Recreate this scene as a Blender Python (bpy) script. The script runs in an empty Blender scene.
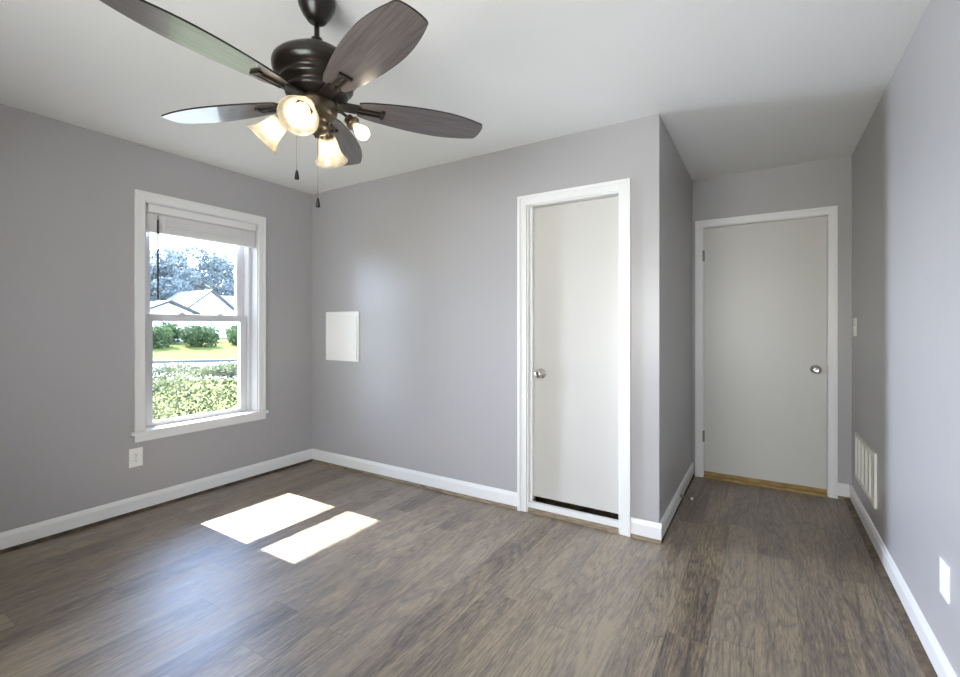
import bpy, bmesh, math, random
from mathutils import Vector, Matrix
R = math.radians
random.seed(7)
S = bpy.context.scene
COL = S.collection

# ------------------------------------------------------------------ camera
cam = bpy.data.cameras.new('camera')
cam.sensor_fit = 'HORIZONTAL'; cam.sensor_width = 36.0
F_PX = 457.33
cam.lens = F_PX / 960 * 36.0
cam.shift_y = -(338.5 - 326.39) / 960 * 1.0
cam.clip_start = 0.02; cam.clip_end = 400
co = bpy.data.objects.new('camera', cam); COL.objects.link(co)
co.location = (3.5212, -2.7454, 1.2304)
co.rotation_euler = (R(90), 0, R(31.93))
S.camera = co

# ------------------------------------------------------------------ light
S.view_settings.view_transform = 'Standard'
S.view_settings.look = 'None'
S.view_settings.gamma = 1.0
S.view_settings.use_curve_mapping = False
S.view_settings.exposure = 0.0
S.cycles.use_denoising = True
S.cycles.max_bounces = 12
S.cycles.diffuse_bounces = 8
S.cycles.transparent_max_bounces = 24
S.cycles.sample_clamp_indirect = 8.0

SKY = 11.0
SUN = 32.0
FILL_GARDEN_W = 3800.0          # area lamp added outdoors to boost the window light
FILL_REAR_W = 98.0
BULB = 20.0

w = bpy.data.worlds.new('sky'); S.world = w; w.use_nodes = True
nt = w.node_tree; nt.nodes.clear()
out = nt.nodes.new('ShaderNodeOutputWorld'); bg = nt.nodes.new('ShaderNodeBackground')
tc = nt.nodes.new('ShaderNodeTexCoord'); sep = nt.nodes.new('ShaderNodeSeparateXYZ')
rmp = nt.nodes.new('ShaderNodeValToRGB')
rmp.color_ramp.elements[0].position = 0.0; rmp.color_ramp.elements[0].color = (0.76, 0.87, 1.12, 1)
rmp.color_ramp.elements[1].position = 0.7; rmp.color_ramp.elements[1].color = (0.48, 0.68, 1.10, 1)
nt.links.new(tc.outputs['Generated'], sep.inputs[0]); nt.links.new(sep.outputs['Z'], rmp.inputs[0])
nt.links.new(rmp.outputs[0], bg.inputs['Color']); bg.inputs['Strength'].default_value = SKY
nt.links.new(bg.outputs[0], out.inputs[0])

sun = bpy.data.lights.new('sun', 'SUN'); sun.energy = SUN; sun.angle = R(0.55); sun.color = (1, 0.95, 0.86)
so = bpy.data.objects.new('sun', sun); COL.objects.link(so)
so.rotation_euler = Vector((1, 0, -1.045)).to_track_quat('-Z', 'Y').to_euler()
so.location = (-6, -1, 8)

def area(name, loc, direction, sx, sy, power, color, spread=180):
    l = bpy.data.lights.new(name, 'AREA'); l.shape = 'RECTANGLE'; l.size = sx; l.size_y = sy
    l.energy = power; l.color = color; l.spread = R(spread)
    o = bpy.data.objects.new(name, l); COL.objects.link(o); o.location = loc
    o.rotation_euler = Vector(direction).to_track_quat('-Z', 'Y').to_euler()
    return o
area('fill_lamp_garden', (-6.0, -1.65, 1.95), (1, 0, 0), 2.9, 4.7, FILL_GARDEN_W, (0.82, 0.89, 1.10))  # added lamp out of view, shining in through the side window
area('fill_lamp_rear', (2.7, -4.2, 1.25), (0, 1, 0.05), 2.0, 1.4, FILL_REAR_W, (1.0, 0.85, 0.60))  # added warm fill lamp outside the opening behind the viewer

# ------------------------------------------------------------------ materials
MATS = {}
def mat(name, color=(0.8, 0.8, 0.8), rough=0.5, metal=0.0, spec=0.5, bump=None, coat=0.0):
    m = bpy.data.materials.new(name); m.use_nodes = True
    n = m.node_tree; b = n.nodes['Principled BSDF']
    b.inputs['Base Color'].default_value = (*color, 1); b.inputs['Roughness'].default_value = rough
    b.inputs['Metallic'].default_value = metal; b.inputs['Specular IOR Level'].default_value = spec
    b.inputs['Coat Weight'].default_value = coat
    if bump:
        scale, strength, dist = bump
        t = n.nodes.new('ShaderNodeTexCoord'); nz = n.nodes.new('ShaderNodeTexNoise'); bp = n.nodes.new('ShaderNodeBump')
        nz.inputs['Scale'].default_value = scale; nz.inputs['Detail'].default_value = 3
        bp.inputs['Strength'].default_value = strength; bp.inputs['Distance'].default_value = dist
        n.links.new(t.outputs['Object'], nz.inputs['Vector']); n.links.new(nz.outputs['Fac'], bp.inputs['Height'])
        n.links.new(bp.outputs[0], b.inputs['Normal'])
    MATS[name] = m
    return m

def noise_color(m, c1, c2, scale=(1, 1, 1), nscale=4, detail=6, lo=0.35, hi=0.65):
    n = m.node_tree; b = n.nodes['Principled BSDF']
    t = n.nodes.new('ShaderNodeTexCoord'); mp = n.nodes.new('ShaderNodeMapping'); nz = n.nodes.new('ShaderNodeTexNoise')
    r = n.nodes.new('ShaderNodeValToRGB')
    mp.inputs['Scale'].default_value = scale; nz.inputs['Scale'].default_value = nscale; nz.inputs['Detail'].default_value = detail
    r.color_ramp.elements[0].position = lo; r.color_ramp.elements[0].color = (*c1, 1)
    r.color_ramp.elements[1].position = hi; r.color_ramp.elements[1].color = (*c2, 1)
    n.links.new(t.outputs['Object'], mp.inputs[0]); n.links.new(mp.outputs[0], nz.inputs['Vector'])
    n.links.new(nz.outputs['Fac'], r.inputs[0]); n.links.new(r.outputs[0], b.inputs['Base Color'])
    return m

WALL = mat('grey_wall_paint', (0.40, 0.388, 0.385), 0.32, bump=(260, 0.06, 0.002))
CEIL = mat('white_ceiling_paint', (0.80, 0.80, 0.78), 0.7, bump=(180, 0.08, 0.002))
TRIM = mat('white_gloss_trim', (0.76, 0.755, 0.735), 0.30)
DOOR = mat('white_door_paint', (0.56, 0.545, 0.505), 0.36, bump=(60, 0.03, 0.002))
VINYL = mat('white_vinyl', (0.60, 0.60, 0.615), 0.35)
PLATE = mat('white_plastic', (0.85, 0.84, 0.80), 0.3)
CREAM = mat('cream_enamel', (0.76, 0.75, 0.66), 0.35)
DARK = mat('dark_void', (0.015, 0.014, 0.013), 0.8)
CHROME = mat('satin_nickel', (0.62, 0.60, 0.57), 0.2, 1.0)
STEEL = mat('dull_steel', (0.30, 0.29, 0.27), 0.4, 1.0)
BRONZE = mat('dark_bronze', (0.014, 0.011, 0.009), 0.28, 0.2, 0.5)
ABRONZE = mat('brushed_bronze', (0.16, 0.125, 0.085), 0.34, 0.9)
BLACKP = mat('black_pull', (0.01, 0.01, 0.01), 0.35)
CHAIN = mat('chain_brass', (0.30, 0.27, 0.22), 0.35, 1.0)
SLAT = mat('blind_slat_white', (0.72, 0.71, 0.69), 0.5)
WAND = mat('wand_grey', (0.035, 0.037, 0.04), 0.4)
OAK = noise_color(mat('oak_threshold', rough=0.45), (0.22, 0.13, 0.035), (0.40, 0.27, 0.09), (3, 30, 30), 3)
TAN = noise_color(mat('bare_wood_strip', rough=0.7), (0.16, 0.115, 0.07), (0.33, 0.26, 0.17), (4, 4, 40), 3)
GAP = noise_color(mat('dark_floor_gap', rough=0.8), (0.03, 0.022, 0.016), (0.10, 0.075, 0.05), (4, 4, 4), 4)
STRIP = noise_color(mat('brown_floor_edge', rough=0.6), (0.08, 0.06, 0.042), (0.17, 0.13, 0.09), (6, 6, 6), 4)
HOUSE = mat('white_siding', (0.75, 0.75, 0.73), 0.6)
ROOF = noise_color(mat('grey_shingles', rough=0.9), (0.11, 0.105, 0.115), (0.17, 0.165, 0.175), (1, 1, 1), 8)
FASCIA = mat('dark_fascia', (0.035, 0.035, 0.04), 0.6)
GRASS = noise_color(mat('lawn_grass', rough=0.9, spec=0.1), (0.075, 0.084, 0.017), (0.10, 0.105, 0.026), (1, 1, 1), 1.5)
ROAD = noise_color(mat('pale_concrete', rough=0.9), (0.36, 0.35, 0.33), (0.46, 0.45, 0.43), (1, 1, 1), 3)
KERB = mat('kerb_shade', (0.06, 0.06, 0.055), 0.9)
BARK = noise_color(mat('bark', rough=0.9), (0.06, 0.045, 0.035), (0.14, 0.11, 0.085), (1, 1, .2), 10)
STUCCO = mat('outside_wall', (0.55, 0.5, 0.45), 0.8)

def leafmat(name, c1, c2):
    m = mat(name, c1, 0.6, spec=0.2)
    noise_color(m, c1, c2, (1, 1, 1), 2.5, 4, 0.4, 0.62)
    n = m.node_tree; b = n.nodes['Principled BSDF']; o = n.nodes['Material Output']
    tr = n.nodes.new('ShaderNodeBsdfTranslucent'); mx = n.nodes.new('ShaderNodeMixShader'); mx.inputs[0].default_value = 0.35
    rp = [x for x in n.nodes if x.type == 'VALTORGB'][0]
    n.links.new(rp.outputs[0], tr.inputs['Color'])
    n.links.new(b.outputs[0], mx.inputs[1]); n.links.new(tr.outputs[0], mx.inputs[2]); n.links.new(mx.outputs[0], o.inputs[0])
    return m
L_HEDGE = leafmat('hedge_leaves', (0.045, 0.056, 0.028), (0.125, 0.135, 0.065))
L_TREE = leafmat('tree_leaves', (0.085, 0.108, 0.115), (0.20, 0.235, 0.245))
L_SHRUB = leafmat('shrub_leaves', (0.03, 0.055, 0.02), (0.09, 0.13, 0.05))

def glassmat(name, tint, gloss, rough=0.0):
    m = bpy.data.materials.new(name); m.use_nodes = True; n = m.node_tree; n.nodes.clear()
    o = n.nodes.new('ShaderNodeOutputMaterial'); mx = n.nodes.new('ShaderNodeMixShader'); fr = n.nodes.new('ShaderNodeFresnel')
    tr = n.nodes.new('ShaderNodeBsdfTransparent'); gl = n.nodes.new('ShaderNodeBsdfGlossy')
    tr.inputs[0].default_value = (*tint, 1); gl.inputs['Roughness'].default_value = rough; fr.inputs[0].default_value = gloss
    n.links.new(fr.outputs[0], mx.inputs[0]); n.links.new(tr.outputs[0], mx.inputs[1]); n.links.new(gl.outputs[0], mx.inputs[2])
    n.links.new(mx.outputs[0], o.inputs[0]); return m
GLASS = glassmat('window_glass', (0.95, 0.97, 0.97), 1.25)

def shademat():
    m = bpy.data.materials.new('alabaster_glass'); m.use_nodes = True; n = m.node_tree; n.nodes.clear()
    o = n.nodes.new('ShaderNodeOutputMaterial')
    tr = n.nodes.new('ShaderNodeBsdfTransparent'); tl = n.nodes.new('ShaderNodeBsdfTranslucent'); df = n.nodes.new('ShaderNodeBsdfDiffuse')
    gl = n.nodes.new('ShaderNodeBsdfGlossy'); gl.inputs['Roughness'].default_value = 0.2
    t = n.nodes.new('ShaderNodeTexCoord'); nz = n.nodes.new('ShaderNodeTexNoise'); nz.inputs['Scale'].default_value = 40; nz.inputs['Detail'].default_value = 4
    rp = n.nodes.new('ShaderNodeValToRGB')
    rp.color_ramp.elements[0].position = .35; rp.color_ramp.elements[0].color = (0.70, 0.62, 0.47, 1)
    rp.color_ramp.elements[1].position = .65; rp.color_ramp.elements[1].color = (0.88, 0.83, 0.71, 1)
    n.links.new(t.outputs['Object'], nz.inputs['Vector']); n.links.new(nz.outputs['Fac'], rp.inputs[0])
    n.links.new(rp.outputs[0], tl.inputs[0]); n.links.new(rp.outputs[0], df.inputs[0])
    m1 = n.nodes.new('ShaderNodeMixShader'); m1.inputs[0].default_value = 0.5
    m2 = n.nodes.new('ShaderNodeMixShader'); m2.inputs[0].default_value = 0.55
    m3 = n.nodes.new('ShaderNodeMixShader'); m3.inputs[0].default_value = 0.05
    tr.inputs[0].default_value = (1.0, 0.95, 0.86, 1)
    n.links.new(tl.outputs[0], m1.inputs[1]); n.links.new(df.outputs[0], m1.inputs[2])
    n.links.new(m1.outputs[0], m2.inputs[1]); n.links.new(tr.outputs[0], m2.inputs[2])
    n.links.new(m2.outputs[0], m3.inputs[1]); n.links.new(gl.outputs[0], m3.inputs[2])
    n.links.new(m3.outputs[0], o.inputs[0]); return m
SHADE = shademat()
def emis(name, color, s):
    m = bpy.data.materials.new(name); m.use_nodes = True; n = m.node_tree; n.nodes.clear()
    o = n.nodes.new('ShaderNodeOutputMaterial'); e = n.nodes.new('ShaderNodeEmission')
    e.inputs[0].default_value = (*color, 1); e.inputs[1].default_value = s; n.links.new(e.outputs[0], o.inputs[0]); return m
GLOW = emis('glowing_bulb', (1.0, 0.87, 0.68), BULB)

def floor_material():
    m = bpy.data.materials.new('vinyl_plank_floor'); m.use_nodes = True; n = m.node_tree; L = n.links
    b = n.nodes['Principled BSDF']
    def N(t, **k):
        x = n.nodes.new(t)
        for a, v in k.items(): setattr(x, a, v)
        return x
    def M(op, a, bb=None):
        x = N('ShaderNodeMath', operation=op)
        for i, v in enumerate((a, bb)):
            if v is None: continue
            if isinstance(v, (int, float)): x.inputs[i].default_value = v
            else: L.new(v, x.inputs[i])
        return x.outputs[0]
    t = N('ShaderNodeTexCoord'); sp = N('ShaderNodeSeparateXYZ'); L.new(t.outputs['Object'], sp.inputs[0])
    W, LEN = 0.152, 1.22
    row = M('FLOOR', M('DIVIDE', M('SUBTRACT', sp.outputs['X'], 2.119 - 20 * W), W))
    # a different stagger in every row
    wn = N('ShaderNodeTexWhiteNoise', noise_dimensions='1D'); L.new(row, wn.inputs['W'])
    off = M('MULTIPLY', wn.outputs['Value'], LEN)
    y = M('DIVIDE', M('ADD', M('ADD', sp.outputs['Y'], off), 20.0), LEN)
    col = M('FLOOR', y)
    fx = M('FRACT', M('DIVIDE', M('SUBTRACT', sp.outputs['X'], 2.119 - 20 * W), W)); fy = M('FRACT', y)
    cx = N('ShaderNodeCombineXYZ'); L.new(row, cx.inputs[0]); L.new(col, cx.inputs[1])
    wp = N('ShaderNodeTexWhiteNoise', noise_dimensions='3D'); L.new(cx.outputs[0], wp.inputs['Vector'])
    tone = wp.outputs['Value']
    # grain coordinates shifted plank by plank
    sh = N('ShaderNodeVectorMath', operation='MULTIPLY_ADD'); L.new(wp.outputs['Color'], sh.inputs[0])
    sh.inputs[1].default_value = (7, 9, 5); L.new(t.outputs['Object'], sh.inputs[2])
    def noise(scale, ns, det, dist=0.0, rough=.55):
        mp = N('ShaderNodeMapping'); mp.inputs['Scale'].default_value = scale; L.new(sh.outputs[0], mp.inputs[0])
        z = N('ShaderNodeTexNoise'); z.inputs['Scale'].default_value = ns; z.inputs['Detail'].default_value = det
        z.inputs['Distortion'].default_value = dist; z.inputs['Roughness'].default_value = rough
        L.new(mp.outputs[0], z.inputs['Vector']); return z.outputs['Fac']
    broad = noise((5, 1.1, 1), 1.0, 3, 0.6)
    fine = noise((190, 16, 1), 1.0, 3, 0.5, .65)
    mid = noise((34, 2.6, 1), 1.0, 4, 0.8, .6)
    # cathedral grain: rings of a stretched distorted noise
    ringn = noise((7.5, 0.65, 1), 1.0, 2.5, 0.5, .45)
    ring = M('ABSOLUTE', M('SINE', M('MULTIPLY', ringn, 46.0)))
    ring2 = M('POWER', ring, 0.55)
    g = M('ADD', M('ADD', M('MULTIPLY', M('SUBTRACT', fine, 0.22), 0.70), M('MULTIPLY', mid, 0.30)), M('MULTIPLY', ring2, 0.16))
    g = M('ADD', g, M('MULTIPLY', broad, 0.42))
    g = M('ADD', g, M('MULTIPLY', M('SUBTRACT', tone, 0.5), 0.11))
    rp = N('ShaderNodeValToRGB'); e = rp.color_ramp.elements
    e[0].position = 0.44; e[0].color = (0.030, 0.021, 0.016, 1)
    e[1].position = 0.83; e[1].color = (0.36, 0.262, 0.140, 1)
    x = e.new(0.58); x.color = (0.112, 0.078, 0.046, 1)
    x = e.new(0.70); x.color = (0.208, 0.150, 0.085, 1)
    L.new(g, rp.inputs[0])
    # grey wash on some planks
    mixg = N('ShaderNodeMixRGB'); mixg.blend_type = 'MIX'; L.new(rp.outputs[0], mixg.inputs[1]); mixg.inputs[2].default_value = (0.20, 0.185, 0.18, 1)
    L.new(M('MULTIPLY', tone, 0.30), mixg.inputs[0])
    # seams
    sx = M('LESS_THAN', M('MINIMUM', fx, M('SUBTRACT', 1.0, fx)), 0.006)
    sy = M('LESS_THAN', M('MINIMUM', fy, M('SUBTRACT', 1.0, fy)), 0.0010)
    seam = M('MAXIMUM', sx, sy)
    mixs = N('ShaderNodeMixRGB'); L.new(M('MULTIPLY', seam, 0.55), mixs.inputs[0]); L.new(mixg.outputs[0], mixs.inputs[1]); mixs.inputs[2].default_value = (0.02, 0.016, 0.013, 1)
    L.new(mixs.outputs[0], b.inputs['Base Color'])
    L.new(M('ADD', 0.34, M('MULTIPLY', mid, 0.22)), b.inputs['Roughness'])
    b.inputs['IOR'].default_value = 1.78; b.inputs['Specular IOR Level'].default_value = 1.0
    b.inputs['Specular Tint'].default_value = (0.92, 0.93, 1.0, 1)
    bp = N('ShaderNodeBump'); bp.inputs['Strength'].default_value = 0.22; bp.inputs['Distance'].default_value = 0.002
    L.new(M('SUBTRACT', g, M('MULTIPLY', seam, 0.5)), bp.inputs['Height']); L.new(bp.outputs[0], b.inputs['Normal'])
    return m
FLOOR = floor_material()

def blade_material():
    m = mat('weathered_walnut_blade', (0.08, 0.065, 0.06), 0.30, spec=0.8, coat=0.4)
    noise_color(m, (0.050, 0.042, 0.042), (0.125, 0.108, 0.105), (6, 90, 90), 1.2, 7, 0.3, 0.72)
    return m
BLADE = blade_material()

# ------------------------------------------------------------------ mesh helpers
class MB:
    def __init__(s): s.bm = bmesh.new(); s.mats = [None]; s.mi = 0
    def _tag(s, faces):
        for f in faces: f.material_index = s.mi
    def box(s, x0, x1, y0, y1, z0, z1, bevel=0.0):
        t = bmesh.new()
        bmesh.ops.create_cube(t, size=1.0)
        for v in t.verts:
            v.co = Vector((x0 + (v.co.x + .5) * (x1 - x0), y0 + (v.co.y + .5) * (y1 - y0), z0 + (v.co.z + .5) * (z1 - z0)))
        if bevel > 0: bmesh.ops.bevel(t, geom=t.edges[:], offset=bevel, segments=2, affect='EDGES', profile=0.7)
        s.join(t); return s
    def join(s, t, M=None):
        if M is not None: bmesh.ops.transform(t, matrix=M, verts=t.verts[:])
        me = bpy.data.meshes.new('tmp'); t.to_mesh(me); t.free()
        n0 = len(s.bm.faces); s.bm.from_mesh(me); bpy.data.meshes.remove(me)
        s.bm.faces.ensure_lookup_table()
        for i in range(n0, len(s.bm.faces)): s.bm.faces[i].material_index = s.mi
    def lathe(s, prof, segs=48, M=None, smooth=True, close=False):
        t = bmesh.new(); rings = []
        for r, z in prof:
            if r < 1e-6: rings.append([t.verts.new((0, 0, z))])
            else: rings.append([t.verts.new((r * math.cos(2 * math.pi * k / segs), r * math.sin(2 * math.pi * k / segs), z)) for k in range(segs)])
        for a, b in zip(rings, rings[1:]):
            for k in range(segs):
                k2 = (k + 1) % segs
                if len(a) == 1 and len(b) == 1: continue
                if len(a) == 1: f = t.faces.new((a[0], b[k2], b[k]))
                elif len(b) == 1: f = t.faces.new((a[k], a[k2], b[0]))
                else: f = t.faces.new((a[k], a[k2], b[k2], b[k]))
                f.smooth = smooth
        bmesh.ops.recalc_face_normals(t, faces=t.faces[:])
        s.join(t, M); return s
    def tube(s, pts, r, segs=10, cap=True):
        pts = [Vector(p) for p in pts]; t = bmesh.new(); rings = []
        rr = r if isinstance(r, (list, tuple)) else [r] * len(pts)
        up = Vector((0, 0, 1))
        for i, p in enumerate(pts):
            d = (pts[min(i + 1, len(pts) - 1)] - pts[max(i - 1, 0)]).normalized()
            a = d.cross(up)
            if a.length < 1e-3: a = d.cross(Vector((0, 1, 0)))
            a.normalize(); b = a.cross(d).normalized()
            rings.append([t.verts.new(p + (a * math.cos(2 * math.pi * k / segs) + b * math.sin(2 * math.pi * k / segs)) * rr[i]) for k in range(segs)])
        for A, B in zip(rings, rings[1:]):
            for k in range(segs):
                f = t.faces.new((A[k], A[(k + 1) % segs], B[(k + 1) % segs], B[k])); f.smooth = True
        if cap:
            t.faces.new(rings[0]); t.faces.new(rings[-1])
        bmesh.ops.recalc_face_normals(t, faces=t.faces[:])
        s.join(t); return s
    def prism(s, outline, axis, a0, a1, bevel=0.0):
        """outline: 2-D points; extruded along axis 0/1/2 between a0 and a1"""
        t = bmesh.new()
        def P(p, a):
            c = [0, 0, 0]; o = [i for i in range(3) if i != axis]
            c[o[0]], c[o[1]], c[axis] = p[0], p[1], a
            return c
        A = [t.verts.new(P(p, a0)) for p in outline]; B = [t.verts.new(P(p, a1)) for p in outline]
        t.faces.new(A); t.faces.new(B[::-1])
        for k in range(len(A)):
            k2 = (k + 1) % len(A); t.faces.new((A[k], A[k2], B[k2], B[k]))
        bmesh.ops.recalc_face_normals(t, faces=t.faces[:])
        if bevel > 0: bmesh.ops.bevel(t, geom=t.edges[:], offset=bevel, segments=2, affect='EDGES')
        s.join(t); return s
    def build(s, name, m, parent=None, loc=None, rot=None):
        me = bpy.data.meshes.new(name); s.bm.to_mesh(me); s.bm.free()
        for x in (m if isinstance(m, (list, tuple)) else [m]): me.materials.append(x)
        o = bpy.data.objects.new(name, me); COL.objects.link(o)
        if parent is not None: o.parent = parent
        if loc is not None: o.location = loc
        if rot is not None: o.rotation_euler = rot
        return o

def tag(o, label=None, cat=None, group=None, kind=None):
    if label: o['label'] = label
    if cat: o['category'] = cat
    if group: o['group'] = group
    if kind: o['kind'] = kind
    return o
def empty(name, loc=(0, 0, 0), rz=0.0):
    o = bpy.data.objects.new(name, None); o.empty_display_size = 0.05; COL.objects.link(o)
    o.location = loc; o.rotation_euler = (0, 0, rz); return o
def struct(o, label, cat=None): return tag(o, label, cat or o.name.split('_')[0], kind='structure')

# ------------------------------------------------------------------ room shell
H = 2.44
XB, YD, XR = 3.011, 1.391, 4.042      # closet corner, hall door wall, right wall
YF = -3.75                            # wall behind the camera
WY0, WY1, WZ0, WZ1 = -1.342, -0.526, 0.53, 2.07   # window opening

o = MB().box(-0.22, XR + .15, YF - .15, YD + .2, -0.12, 0).build('floor', FLOOR)
struct(o, 'brown grey wood plank vinyl floor')
o = MB().box(-0.22, XR + .15, YF - .15, YD + .2, H, H + .15).build('ceiling', CEIL)
struct(o, 'flat white painted ceiling')

b = MB()
b.box(-0.22, 0, YF, WY0, 0, H).box(-0.22, 0, WY1, 0.0, 0, H).box(-0.22, 0, WY0, WY1, 0, WZ0).box(-0.22, 0, WY0, WY1, WZ1, H)
struct(b.build('wall_left', WALL), 'grey painted wall holding the window')
DX0, DX1, DZ1 = 2.17, 2.80, 2.045     # closet door opening
b = MB()
b.box(-0.22, DX0, 0, .12, 0, H).box(DX1, XB, 0, .12, 0, H).box(DX0, DX1, 0, .12, DZ1, H)
struct(b.build('wall_back', WALL), 'grey wall with the narrow closet door')
b = MB().box(XB - .11, XB, .12, YD, 0, H).box(XB - 1.1, XB - .11, 0.9, 1.0, 0, H).box(XB - 1.2, XB - 1.1, .12, 1.0, 0, H)
struct(b.build('wall_closet', WALL), 'short grey return wall between closet corner and hall door')
HX0, HX1, HZ1 = 3.085, 3.915, 2.045
b = MB()
b.box(XB - .11, HX0, YD, YD + .12, 0, H).box(HX1, XR, YD, YD + .12, 0, H).box(HX0, HX1, YD, YD + .12, HZ1, H)
b.box(XB - .11, XR, YD + .12, YD + .2, 0, H)
struct(b.build('wall_hall', WALL), 'grey end wall of the entry alcove around the wide door')
struct(MB().box(XR, XR + .15, YF, YD + .2, 0, H).build('wall_right', WALL), 'long grey wall on the right')
b = MB(); RX0, RX1, RZ0, RZ1 = 1.75, 3.65, 0.7, 1.95
b.box(-.22, RX0, YF - .15, YF, 0, H).box(RX1, XR + .15, YF - .15, YF, 0, H).box(RX0, RX1, YF - .15, YF, 0, RZ0).box(RX0, RX1, YF - .15, YF, RZ1, H)
struct(b.build('wall_front', WALL), 'grey wall behind the viewer with a wide window opening added for fill light')
# eave outside, shading the top of the window
struct(MB().box(-.83, -.22, YF - 1, 6, 2.38, 2.52).build('roof_eave', VINYL), 'white roof eave above the window outside', 'roof')

# unseen window behind the viewer, added to let in fill light
w2 = empty('added_window', ((RX0 + RX1) / 2, YF, RZ0)); struct(w2, 'wide window added behind the viewer for fill light', 'window')
cx = (RX0 + RX1) / 2; hw = (RX1 - RX0) / 2; hh = RZ1 - RZ0
b = MB()
b.box(-hw, -hw + .05, -.12, -.04, 0, hh).box(hw - .05, hw, -.12, -.04, 0, hh).box(-hw + .05, hw - .05, -.12, -.04, 0, .05).box(-hw + .05, hw - .05, -.12, -.04, hh - .05, hh)
b.box(-.03, .03, -.12, -.04, .05, hh - .05)
b.build('added_window_frame', VINYL, w2)
MB().box(-hw + .05, hw - .05, -.085, -.079, .05, hh - .05).build('added_window_pane', GLASS, w2)

# ------------------------------------------------------------------ baseboards
BT = 0.014
def base_profile(off):   # depth from wall, height
    return [(0, .022), (off, .022), (off, .088), (off * .72, .098), (off * .45, .108), (0, .112)]
def baseboard(name, axis, wallpos, sgn, a0, a1, label):
    b = MB(); out = [(wallpos + sgn * d, z) for d, z in base_profile(BT)]
    b.prism(out, axis, a0, a1)
    o = b.build(name, TRIM); struct(o, label, 'baseboard')
    s = MB(); sw = .042 if name == 'baseboard_right' else .016
    ou = [(wallpos, 0), (wallpos + sgn * sw, 0), (wallpos + sgn * sw, .006), (wallpos + sgn * .011, .017), (wallpos, .022)]
    s.prism(ou, axis, a0, a1); s.build('floor_gap_strip', GAP if name in ('baseboard_left', 'baseboard_return') else STRIP if name == 'baseboard_right' else TAN, o)
    return o
baseboard('baseboard_left', 1, 0, 1, YF, -BT, 'white baseboard along the window wall')
baseboard('baseboard_back', 0, 0, -1, 0, 2.115, 'white baseboard along the wall below the access panel')
baseboard('baseboard_corner', 0, 0, -1, 2.854, XB + BT, 'short white baseboard piece at the closet corner')
baseboard('baseboard_return', 1, XB, 1, 0, YD, 'white baseboard along the return wall carrying the doorstop')
baseboard('baseboard_hall', 0, YD, -1, 3.962, XR - BT, 'tiny white baseboard piece right of the wide door')
baseboard('baseboard_right', 1, XR, -1, YF, YD, 'white baseboard along the right wall under the vent')

# ------------------------------------------------------------------ window 1
wn = empty('window_1', (0, -0.934, 0)); struct(wn, 'white double-hung window with lawn and houses outside', 'window')
c = .463; j = .408
b = MB()   # side and head casing with a stepped moulding
for sg in (-1, 1):
    y0, y1 = sorted((sg * (j - .004), sg * c)); b.box(0, .014, y0, y1, .537, 2.131, .002)
    y0, y1 = sorted((sg * (c - .016), sg * c)); b.box(.014, .020, y0, y1, .537, 2.131, .002)
b.box(0, .014, -j + .004, j - .004, 2.066, 2.131, .002)
b.box(.014, .020, -c + .016, c - .016, 2.115, 2.131, .002)
b.build('window_casing', TRIM, wn)
MB().box(-.09, .022, -c - .017, c + .022, .512, .535, .004).build('window_sill', TRIM, wn)
MB().box(0, .016, -c, c, .467, .512, .002).build('window_apron', TRIM, wn)
b = MB()   # reveal boards and vinyl frame
for sg in (-1, 1):
    y0, y1 = sorted((sg * (j - .012), sg * j)); b.box(-.20, 0, y0, y1, .535, 2.07)
    y0, y1 = sorted((sg * (j - .040), sg * (j - .012))); b.box(-.20, -.075, y0, y1, .535, 2.058)
    y0, y1 = sorted((sg * (j - .052), sg * (j - .040))); b.box(-.142, -.136, y0, y1, .535, 2.03)
b.box(-.20, 0, -j + .012, j - .012, 2.058, 2.07).box(-.20, -.075, -j + .04, j - .04, 2.03, 2.058)
b.box(-.21, -.09, -j + .012, j - .012, .50, .538)
b.build('window_jamb', VINYL, wn)
def sash(name, x0, x1, z0, z1, gz0, gz1, gw):
    b = MB()
    sw = j - .043
    b.box(x0, x1, -sw, -gw, z0, z1, .003).box(x0, x1, gw, sw, z0, z1, .003)
    b.box(x0, x1, -gw, gw, z0, gz0, .003).box(x0, x1, -gw, gw, gz1, z1, .003)
    xm = (x0 + x1) / 2
    o = b.build(name, VINYL, wn)
    MB().box(xm - .004, xm + .004, -gw, gw, gz0, gz1).build('pane', GLASS, o)
    return o
ls = sash('lower_sash', -.135, -.098, .538, 1.316, .567, 1.268, .313)
us = sash('upper_sash', -.180, -.143, 1.268, 2.03, 1.322, 1.98, .310)
for yy in (-.12, .16):
    b = MB().box(-.134, -.104, yy - .03, yy + .03, 1.316, 1.323, .002).lathe([(0, 0), (.016, 0), (.016, .012), (.010, .016), (0, .016)], 20, Matrix.Translation((-.119, yy, 1.321)))
    b.build('sash_lock', VINYL, wn)

# ------------------------------------------------------------------ blind
bl = empty('window_blind', (-.045, -0.934, 2.05))
tag(bl, 'white horizontal slat blind drawn up under the window head', 'blind')
bw = .392
b = MB().box(.022, .034, -bw + .016, bw, -.042, .012, .002); b.build('valance', TRIM, bl)
MB().box(-.025, .018, -bw, bw, -.045, .005, .002).build('headrail', SLAT, bl)
b = MB(); z = -.050
for k in range(14):
    dy = random.uniform(-.002, .002); dx = random.uniform(-.002, .002)
    b.prism([(-.025 + dx, z), (0 + dx, z + .0025), (.025 + dx, z), (.025 + dx, z - .0066), (0 + dx, z - .0050), (-.025 + dx, z - .0066)], 1, -bw + dy + .002, bw + dy - .002); z -= .0078
b.build('slat_stack', SLAT, bl)
MB().box(-.025, .025, -bw, bw, z - .016, z + .001, .003).build('bottom_rail', SLAT, bl)
for yy in (-.28, .30):
    MB().box(.0255, .0275, yy - .008, yy + .008, z - .01, -.05).build('ladder_tape', SLAT, bl)
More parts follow.
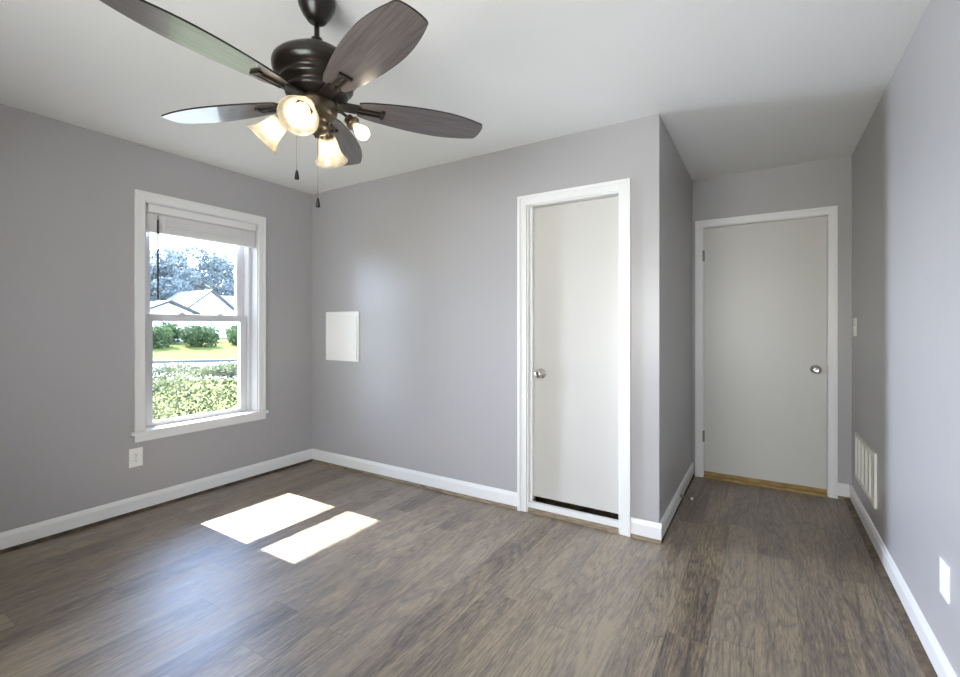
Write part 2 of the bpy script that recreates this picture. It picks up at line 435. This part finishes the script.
MB().tube([(.034, -.318, -.06), (.034, -.318, -.09)], .003).build('wand_hook', CHROME, bl)
MB().tube([(.034, -.318, -.09), (.034, -.318, -.60), (.034, -.318, -.635)], [.006, .006, .0075], 8).build('tilt_wand', WAND, bl)

# ------------------------------------------------------------------ doors
def casing_profile(b, x0, x1, z1, yface, wdt, z0=0.0):
    # stepped flat casing on a wall facing -Y
    b.box(x0, x0 + wdt, yface - .013, yface, z0, z1, .002).box(x1 - wdt, x1, yface - .013, yface, z0, z1, .002)
    b.box(x0 + wdt, x1 - wdt, yface - .013, yface, z1 - wdt, z1, .002)
    e = .020
    b.box(x0, x0 + e, yface - .019, yface - .012, z0, z1, .002).box(x1 - e, x1, yface - .019, yface - .012, z0, z1, .002)
    b.box(x0 + e, x1 - e, yface - .019, yface - .012, z1 - e, z1, .002)
def knob(parent, x, y, z, name='door_knob'):
    Mx = Matrix.Translation((x, y, z)) @ Matrix.Rotation(R(90), 4, 'X')
    b = MB().lathe([(0, 0), (.033, 0), (.033, .004), (.027, .009), (.013, .011), (.012, .030), (.020, .036), (.027, .046), (.028, .056), (.024, .066), (.014, .071), (.012, .0705), (0, .069)], 32, Mx)
    return b.build(name, CHROME, parent)
d1 = empty('door_1', (2.485, 0, 0)); struct(d1, 'narrow white flush closet door with knob on left', 'door')
X = lambda x: x - 2.485
b = MB(); casing_profile(b, X(2.115), X(2.854), 2.097, 0, .063); b.build('door_casing', TRIM, d1)
b = MB(); b.box(X(DX0), X(DX0 + .018), .0, .12, 0, DZ1).box(X(DX1 - .018), X(DX1), 0, .12, 0, DZ1).box(X(DX0 + .018), X(DX1 - .018), 0, .12, DZ1 - .018, DZ1)
b.box(X(DX0 + .018), X(DX0 + .034), .028, .058, .066, DZ1 - .018, .002).box(X(DX1 - .026), X(DX1 - .018), .028, .058, .066, DZ1 - .018, .002)
b.build('door_jamb', TRIM, d1)
leaf = MB().box(X(DX0 + .021), X(DX1 - .021), .060, .095, .090, DZ1 - .021, .0015).build('door_leaf', DOOR, d1)
knob(leaf, X(2.258), .060, .916)
MB().box(X(DX0 + .018), X(DX1 - .018), .002, .034, .030, .066, .003).build('threshold_board', TRIM, d1)
MB().box(X(DX0 + .018), X(DX1 - .018), -.008, .05, 0, .030, .002).build('bare_wood_riser', TAN, d1)

d2 = empty('door_2', (3.5, YD, 0)); struct(d2, 'wide white flush door closing the entry alcove', 'door')
X = lambda x: x - 3.5
b = MB(); casing_profile(b, X(3.035), X(3.962), 2.093, 0, .052); b.build('door_casing', TRIM, d2)
b = MB(); b.box(X(HX0), X(HX0 + .010), .0, .11, 0, HZ1).box(X(HX1 - .010), X(HX1), 0, .11, 0, HZ1).box(X(HX0 + .01), X(HX1 - .01), 0, .11, HZ1 - .010, HZ1)
b.build('door_jamb', TRIM, d2)
leaf = MB().box(X(HX0 + .013), X(HX1 - .013), .004, .040, .050, HZ1 - .013, .0015).build('door_leaf', DOOR, d2)
knob(leaf, X(3.835), .004, .915)
MB().box(X(HX1 - .0125), X(HX1 - .0095), -.003, .030, .88, .95).build('strike_plate', STEEL, d2)
for zz in (1.806, .334):
    b = MB().lathe([(0, -.044), (.0055, -.044), (.0055, .044), (0, .044)], 12, Matrix.Translation((X(HX0 + .011), -.004, zz))).box(X(HX0 + .002), X(HX0 + .02), -.001, .006, zz - .044, zz + .044)
    b.build('hinge', STEEL, d2)
MB().box(X(HX0 + .012), X(HX1 - .012), -.020, .10, 0, .018, .003).box(X(HX0 + .012), X(HX1 - .012), .012, .10, .017, .048, .002).build('wood_threshold', OAK, d2)

# ------------------------------------------------------------------ wall fittings
pn = empty('access_panel', (.404, 0, 1.145)); tag(pn, 'square white access panel cover on the back wall near the window corner', 'panel')
MB().box(-.205, .205, -.012, 0, -.213, .213, .003).build('panel_frame', PLATE, pn)
MB().box(-.190, .190, -.021, -.008, -.200, .170, .002).build('panel_door', PLATE, pn)
MB().box(-.190, .190, -.016, -.010, .178, .202, .002).build('panel_header', PLATE, pn)
MB().box(.160, .178, -.026, -.019, -.02, .02, .002).build('latch', PLATE, pn)

vt = empty('return_air_vent', (XR, .850, .380)); tag(vt, 'cream slatted return air vent low on the right wall', 'vent')
vw, vh = .318, .150
b = MB()
b.box(-.012, 0, -vw, -vw + .024, -vh, vh, .002).box(-.012, 0, vw - .024, vw, -vh, vh, .002).box(-.012, 0, -vw + .024, vw - .024, -vh, -vh + .024, .002).box(-.012, 0, -vw + .024, vw - .024, vh - .024, vh, .002)
b.build('vent_frame', CREAM, vt)
MB().box(-.002, 0, -vw + .02, vw - .02, -vh + .02, vh - .02).build('vent_backing', mat('vent_backing_cream', (0.50, .48, .40), .8), vt)  # backing in a duller cream than the slats
nf = 16
b = MB()
for k in range(nf):
    yy = -vw + .03 + (k + .5) * (2 * vw - .06) / nf
    b.prism([(-.010, yy - .018), (-.008, yy - .018), (-.004, yy + .018), (-.006, yy + .018)], 2, -vh + .024, vh - .024)
b.build('vent_slats', CREAM, vt)
for k in range(1, 5):
    yy = -vw + .024 + k * (2 * vw - .048) / 5
    MB().box(-.0135, -.003, yy - .008, yy + .008, -vh + .02, vh - .02, .001).build('vent_mullion', CREAM, vt)

def wall_plate(name, loc, rz, wdt, hgt, label, cat, kind, group=None):
    # local: plate faces -Y
    r = empty(name, loc, rz); tag(r, label, cat, group)
    MB().box(-wdt / 2, wdt / 2, -.006, 0, -hgt / 2, hgt / 2, .0025).build('cover_plate', PLATE, r)
    if kind == 'duplex':
        for sg in (-1, 1):
            b = MB()
            out = [(.017 * math.cos(a) , sg * .0195 + max(-.0135, min(.0135, .0175 * math.sin(a)))) for a in [2 * math.pi * k / 28 for k in range(28)]]
            b.prism(out, 1, -.0085, -.003)
            f = b.build('receptacle', PLATE, r)
            b = MB()
            for xx, hh2 in ((-.0065, .008), (.0065, .0065)): b.box(xx - .0012, xx + .0012, -.0090, -.0082, sg * .0195 + .002 - hh2 / 2 + .002, sg * .0195 + .002 + hh2 / 2 + .002)
            b.lathe([(0, 0), (.0028, 0), (.0028, .0008), (0, .0008)], 14, Matrix.Translation((0, -.0082, sg * .0195 - .007)) @ Matrix.Rotation(R(90), 4, 'X'))
            b.build('slot', DARK, f)
        MB().lathe([(0, 0), (.003, 0), (.0024, .0015), (0, .0018)], 12, Matrix.Translation((0, -.006, 0)) @ Matrix.Rotation(R(90), 4, 'X')).build('screw', STEEL, r)
    if kind == 'decora':
        MB().box(-.0165, .0165, -.0085, -.004, -.0335, .0335, .002).build('receptacle', PLATE, r)
    if kind == 'toggle':
        MB().prism([(-.016, -.009), (-.016, .001), (-.005, .010), (-.005, -.012)], 0, -.005, .005).build('toggle', PLATE, r)
        for sg in (-1, 1):
            MB().lathe([(0, 0), (.003, 0), (.0024, .0015), (0, .0018)], 12, Matrix.Translation((0, -.006, sg * .03)) @ Matrix.Rotation(R(90), 4, 'X')).build('screw', PLATE, r)
    return r
wall_plate('wall_outlet', (0, -1.387, .367), R(90), .078, .122, 'white duplex outlet on the window wall below the sill corner', 'outlet', 'duplex')
wall_plate('wall_outlet', (XR, -.593, .371), R(-90), .086, .124, 'white outlet plate low on the right wall, nearest the viewer', 'outlet', 'decora')
wall_plate('light_switch', (XR, 1.235, 1.226), R(-90), .100, .122, 'white toggle light switch on the right wall beside the wide door', 'switch', 'toggle')

ds = empty('door_stop', (XB + BT, .66, .062)); tag(ds, 'small metal spring doorstop with white tip on the return wall baseboard', 'doorstop')
MB().lathe([(0, 0), (.011, 0), (.010, .005), (0, .006)], 16, Matrix.Rotation(R(90), 4, 'Y')).build('base_cap', CHROME, ds)
pts = [(.005 + .062 * k / 120, .0055 * math.cos(k * .95), .0055 * math.sin(k * .95) - .004 * (k / 120) ** 2) for k in range(121)]
MB().tube(pts, .0019, 6).build('spring', CHROME, ds)
MB().lathe([(0, 0), (.007, 0), (.0085, .004), (.0075, .014), (0, .016)], 16, Matrix.Translation((.066, 0, -.004)) @ Matrix.Rotation(R(90), 4, 'Y')).build('rubber_tip', PLATE, ds)

# ------------------------------------------------------------------ ceiling fan
FX, FY = 2.111, -1.626
fan = empty('ceiling_fan', (FX, FY, H))
tag(fan, 'dark bronze ceiling fan with five wooden blades and four lit lamps', 'ceiling fan')
def zz(p): return [(r, z - H) for r, z in p]
MB().lathe(zz([(.066, 2.440), (.067, 2.425), (.064, 2.412), (.056, 2.396), (.050, 2.384), (.040, 2.371), (.034, 2.362), (.026, 2.357), (0, 2.357)])).build('canopy', BRONZE, fan)
MB().lathe(zz([(0, 2.37), (.0095, 2.37), (.0095, 2.30), (.0095, 2.26)]), 20).lathe(zz([(.0095, 2.298), (.020, 2.296), (.024, 2.282), (.024, 2.262)]), 24).build('downrod', BRONZE, fan)
MB().lathe(zz([(.022, 2.270), (.050, 2.262), (.10, 2.236), (.140, 2.208), (.153, 2.194), (.156, 2.184), (.155, 2.170), (.149, 2.154), (.140, 2.144), (.128, 2.139),
               (.126, 2.130), (.131, 2.124), (.131, 2.116), (.122, 2.108), (.110, 2.104), (.108, 2.096), (.112, 2.090), (.110, 2.082), (.092, 2.074), (0, 2.074)]), 64).build('motor_housing', BRONZE, fan)
MB().lathe(zz([(.055, 2.078), (.058, 2.070), (.070, 2.062), (.074, 2.050), (.074, 2.028), (.070, 2.014), (.062, 2.004), (.048, 1.996), (.040, 1.990), (.036, 1.980),
               (.040, 1.972), (.041, 1.960), (.034, 1.950), (.020, 1.944), (.010, 1.938), (.008, 1.930), (0, 1.928)]), 48).build('light_kit_hub', ABRONZE, fan)

def blade_outline():
    L0, L1 = .150, .645
    top, bot = [], []
    n = 26
    for k in range(n + 1):
        t = k / n; x = L0 + (L1 - L0) * t
        h = .046 + .038 * math.sin(min(t / .62, 1) * math.pi / 2)            # half width grows
        if t > .62: h = .084 - .032 * ((t - .62) / .38) ** 2
        if t < .06: h *= .86 + .14 * (t / .06)
        top.append((x, h)); bot.append((x, -h))
    tip = [(L1 + .012 * math.cos(a), .050 * math.sin(a)) for a in [R(60), R(30), 0, R(-30), R(-60)]]
    return top + tip + bot[::-1]
def blade_mesh():
    b = MB(); b.prism(blade_outline(), 2, -.003, .003)
    for f in b.bm.faces: f.material_index = 0 if abs(f.normal.z) > .5 else 1
    return b
ZB = 2.062 - H
PITCH = R(-9)
proto = {}
angs = [R(-16.8 + 72 * k) for k in range(5)]
bm0 = None
for k, a in enumerate(angs):
    if k == 0:
        bl_o = blade_mesh().build('fan_blade', [BLADE, BRONZE], fan)
        b = MB()
        # forked iron: plate at the motor, two prongs, cross piece under the blade
        b.box(-.01, .075, -.024, .024, -.006, .004, .002)
        for sg in (-1, 1): b.box(.060, .158, sg * .010 - .004, sg * .010 + .004, -.013, -.003, .002)
        b.box(.150, .164, -.024, .024, -.012, -.003, .002)
        b.bm.verts.ensure_lookup_table()
        for v in b.bm.verts: v.co.x += .085
        ir = b.build('blade_iron', BRONZE, bl_o)
        proto = (bl_o, ir)
    else:
        bl_o = proto[0].copy(); COL.objects.link(bl_o); bl_o.parent = fan
        ir = proto[1].copy(); COL.objects.link(ir); ir.parent = bl_o
    bl_o.matrix_local = Matrix.Translation((0, 0, ZB)) @ Matrix.Rotation(a, 4, 'Z') @ Matrix.Rotation(PITCH, 4, 'X')

# light arms, sockets, shades, bulbs
ARM0 = R(-55)
AX = Matrix.Rotation(R(180 - 45), 4, 'Y')       # local +Z becomes outwards and down
sock = Matrix.Translation((.118, 0, 2.000 - H)) @ AX
def shade_profile():
    o_ = [(.030, .018), (.034, .028), (.037, .045), (.040, .065), (.046, .088), (.055, .106), (.066, .118)]
    i_ = [(r - .003, z) for r, z in o_[::-1]]
    return o_ + i_
first = None
for k in range(4):
    a = ARM0 + k * math.pi / 2
    if first is None:
        arm = MB().tube([(.034, 0, 1.975 - H), (.040, 0, 2.005 - H), (.052, 0, 2.024 - H), (.070, 0, 2.032 - H), (.090, 0, 2.026 - H), (.108, 0, 2.012 - H), (.120, 0, 1.998 - H)], .006, 12).build('light_arm', BRONZE, fan)
        s = MB().lathe([(0, -.012), (.010, -.012), (.017, -.008), (.019, -.002), (.019, .010), (.026, .013), (.027, .024), (.023, .026), (.018, .036), (0, .036)], 28, sock).build('socket', ABRONZE, arm)
        bu = MB().lathe([(0, .030), (.012, .031), (.013, .038), (.017, .047), (.023, .058), (.0255, .068), (.024, .079), (.017, .089), (.008, .0935), (0, .094)], 28, sock).build('light_bulb', GLOW, arm)
        sh_ = MB().lathe(shade_profile(), 48, sock).build('lamp_shade', SHADE, arm)
        first = (arm, s, bu, sh_)
        parts = [arm]
    else:
        arm = first[0].copy(); COL.objects.link(arm); arm.parent = fan
        for q, src in enumerate(first[1:]):
            if k == 1 and q == 2: continue          # the lamp on the right has lost its shade
            c_ = src.copy(); COL.objects.link(c_); c_.parent = arm
    arm.rotation_euler = (0, 0, a)
    if k == 1: arm['label'] = 'lamp arm with a bare bulb and no shade'

def pull(px, py, ztop, zbot):
    pts = []
    b = MB(); b.tube([(px, py, ztop - H), (px, py, zbot + .03 - H)], .0011, 6)
    nb = int((ztop - zbot) / .0075)
    for k in range(nb):
        t = bmesh.new(); bmesh.ops.create_icosphere(t, subdivisions=1, radius=.0020)
        b.join(t, Matrix.Translation((px, py, ztop - .0075 * k - H)))
    o = b.build('pull_chain', CHAIN, fan)
    MB().lathe([(0, .034), (.0035, .034), (.006, .022), (.0085, .006), (.0075, 0), (0, -.001)], 20, Matrix.Translation((px, py, zbot - H))).build('chain_pull', BLACKP, o)
pull(-.062, -.040, 1.985, 1.775)
pull(.003, .002, 1.93, 1.672)

# ------------------------------------------------------------------ outside
ZG = -0.45
# lawn: flat near the house, rising gently to the far shrubs
bm = bmesh.new()
xs = [-.22, -6, -12, -20, -26, -30, -110]; zs = [ZG, ZG, ZG, ZG, .20, .26, .3]
rows = [[bm.verts.new((x, y, z)) for y in (-40, -10, 0, 10, 20, 90)] for x, z in zip(xs, zs)]
for A, B in zip(rows, rows[1:]):
    for q in range(5): bm.faces.new((A[q], A[q + 1], B[q + 1], B[q]))
bmesh.ops.recalc_face_normals(bm, faces=bm.faces[:])
if bm.faces[:][0].normal.z < 0: bmesh.ops.reverse_faces(bm, faces=bm.faces[:])
t = MB(); t.join(bm); struct(t.build('ground', GRASS), 'sunlit green lawn outside the window', 'lawn')
# pale driveway running obliquely past the window, kerb on its far side coloured dark for its shade
p0 = Vector((-19.8, 6.8, ZG)); p1 = Vector((-17.5, 9.55, ZG)); d = (p1 - p0).normalized(); nrm = Vector((d.y, -d.x, 0))
A0 = p0 - d * 6; A1 = p0 + d * 12
def ribbon(name, m, q0, q1, wdt, z0, z1):
    b = MB(); t = bmesh.new()
    lo = [q0, q1, q1 + nrm * wdt, q0 + nrm * wdt]
    va = [t.verts.new((p.x, p.y, ZG + z0)) for p in lo]; vb = [t.verts.new((p.x, p.y, ZG + z1)) for p in lo]
    t.faces.new(va); t.faces.new(vb)
    for k in range(4): t.faces.new((va[k], va[(k + 1) % 4], vb[(k + 1) % 4], vb[k]))
    bmesh.ops.recalc_face_normals(t, faces=t.faces[:]); b.join(t); return b.build(name, m)
struct(ribbon('road', ROAD, A0, A1, 7.5, -.05, .02), 'pale concrete drive crossing in front of the lawn', 'road')
struct(ribbon('kerb', KERB, A0 - nrm * .3, A1 - nrm * .3, .3, -.05, .13), 'kerb line at the far side of the drive, its shade put in as dark colour', 'kerb')

def leaves(n, pick, size, flat=0.0):
    vs, fs = [], []
    for _ in range(n):
        p = pick(); s_ = size * random.uniform(.6, 1.3)
        u = Vector((random.gauss(0, 1), random.gauss(0, 1), random.gauss(0, 1))).normalized()
        v = u.cross(Vector((random.gauss(0, 1), random.gauss(0, 1), random.gauss(0, 1)))).normalized()
        k = len(vs)
        vs += [p - u * s_, p + v * s_ * .45, p + u * s_, p - v * s_ * .45]; fs.append((k, k + 1, k + 2, k + 3))
    return vs, fs
def leaf_obj(name, vs, fs, m, parent=None):
    me = bpy.data.meshes.new(name); me.from_pydata([tuple(v) for v in vs], [], fs); me.materials.append(m)
    o = bpy.data.objects.new(name, me); COL.objects.link(o)
    if parent: o.parent = parent
    return o
# clipped hedge
def hedge_pick():
    y = random.uniform(-.7, 3.2); top = 1.06 + .05 * math.sin(y * 3.1) + .04 * math.sin(y * 7.7)
    f = random.random()
    if f < .5: return Vector((random.uniform(-.6, .6), y, top + random.gauss(0, .03)))
    if f < .9: return Vector((.6 + random.gauss(0, .04), y, random.uniform(.02, top)))
    return Vector((random.uniform(-.55, .55), y, random.uniform(.1, top)))
hd = empty('garden_hedge', (-2.75, 0, ZG)); tag(hd, 'clipped green hedge just outside the window', 'hedge')
vs, fs = leaves(24000, hedge_pick, .024); leaf_obj('foliage', vs, fs, L_HEDGE, hd)
b = MB()
for q in range(10):
    y = -.5 + q * .38
    b.tube([(random.uniform(-.1, .1), y, 0), (random.uniform(-.2, .2), y + random.uniform(-.1, .1), .5), (random.uniform(-.4, .4), y + random.uniform(-.2, .2), .95)], [.02, .012, .005], 6)
b.build('stems', BARK, hd)

def blob_pick(blobs):
    wts = [r ** 2 for _, r in blobs]
    def f():
        c_, r = random.choices(blobs, wts)[0]
        u = Vector((random.gauss(0, 1), random.gauss(0, 1), random.gauss(0, 1))).normalized()
        return c_ + Vector((u.x, u.y, u.z * .85)) * r * random.uniform(.72, 1.04)
    return f
def shrub(x, y, z, r, h, label):
    o = empty('garden_shrub', (x, y, z)); tag(o, label, 'shrub', 'shrubs along the far edge of the lawn')
    blobs = [(Vector((random.uniform(-.4, .4) * r, random.uniform(-.68, .68) * r, h * random.uniform(.15, .6))), h * .42) for _ in range(11)]
    vs, fs = leaves(1500, blob_pick(blobs), .11); leaf_obj('foliage', vs, fs, L_SHRUB, o)
    MB().tube([(0, 0, -.1), (0, 0, h * .5)], [.06, .03], 6).build('stem', BARK, o)
for k, y in enumerate((7.6, 8.9, 10.2, 11.5, 12.8, 14.1, 15.4, 16.7)):
    shrub(-24.9 if k % 2 else -27.0, y, .10 if k % 2 else .20, 1.0, 1.36 + random.uniform(-.15, .2), 'low dark green shrub in the row between lawn and houses')

def house(x, y, z, wy, dx, wall_h, rise, label, ridge_along_x=True):
    # gable faces the window (+X)
    o = empty('neighbour_house', (x, y, z)); tag(o, label, 'house')
    g = [(-wy / 2, 0), (wy / 2, 0), (wy / 2, wall_h), (0, wall_h + rise), (-wy / 2, wall_h)]
    MB().prism(g, 0, -dx, 0).build('walls', HOUSE, o)
    b = MB()
    for sg in (-1, 1):
        sl = rise / (wy / 2); e = .35
        ou = [(0, wall_h + rise + .02), (sg * (wy / 2 + e), wall_h - e * sl + .02), (sg * (wy / 2 + e), wall_h - e * sl + .14), (0, wall_h + rise + .16)]
        b.prism(ou, 0, -dx - .3, .3)
    b.build('roof', ROOF, o)
    b = MB()
    for sg in (-1, 1):
        sl = rise / (wy / 2); e = .35
        ou = [(0, wall_h + rise + .03), (sg * (wy / 2 + e), wall_h - e * sl + .03), (sg * (wy / 2 + e), wall_h - e * sl + .15), (0, wall_h + rise + .17)]
        b.prism(ou, 0, .30, .33)
    b.build('rake_board', FASCIA, o)
    return o
h1 = house(-34, 16.85, .28, 4.4, 5, 1.95, 1.78, 'white house with pointed gable facing the window')
# long main roof behind the gable, running to the right
b = MB(); b.prism([(-7, 1.9), (-1.5, 1.9), (-3.6, 3.72)], 1, .2, 12); b.build('main_roof', ROOF, h1)
MB().box(-6.6, -1.9, .5, 11.6, 0, 1.9).build('wing_walls', HOUSE, h1)
house(-29.3, 11.75, .25, 2.9, 3.6, 1.90, .62, 'low white roofed house left of the gabled one')

def tree(x, y, z, h, w_, label):
    o = empty('leafy_tree', (x, y, z)); tag(o, label, 'tree', 'trees behind the houses')
    blobs = []
    for _ in range(22):
        f = random.uniform(.32, .92); rad = w_ * (1 - abs(f - .55)) * .55
        a = random.uniform(0, 6.283)
        blobs.append((Vector((math.cos(a) * rad * .9, math.sin(a) * rad, h * f)), h * random.uniform(.09, .16)))
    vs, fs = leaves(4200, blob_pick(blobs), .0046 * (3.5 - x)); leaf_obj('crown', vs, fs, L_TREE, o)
    b = MB().tube([(0, 0, -.3), (.1, .1, h * .3), (0, .2, h * .7)], [.28, .2, .06], 8)
    for _ in range(5):
        a = random.uniform(0, 6.283); b.tube([(.05, .1, h * .35), (math.cos(a) * w_ * .3, math.sin(a) * w_ * .3, h * .6)], [.1, .03], 6)
    b.build('trunk', BARK, o)
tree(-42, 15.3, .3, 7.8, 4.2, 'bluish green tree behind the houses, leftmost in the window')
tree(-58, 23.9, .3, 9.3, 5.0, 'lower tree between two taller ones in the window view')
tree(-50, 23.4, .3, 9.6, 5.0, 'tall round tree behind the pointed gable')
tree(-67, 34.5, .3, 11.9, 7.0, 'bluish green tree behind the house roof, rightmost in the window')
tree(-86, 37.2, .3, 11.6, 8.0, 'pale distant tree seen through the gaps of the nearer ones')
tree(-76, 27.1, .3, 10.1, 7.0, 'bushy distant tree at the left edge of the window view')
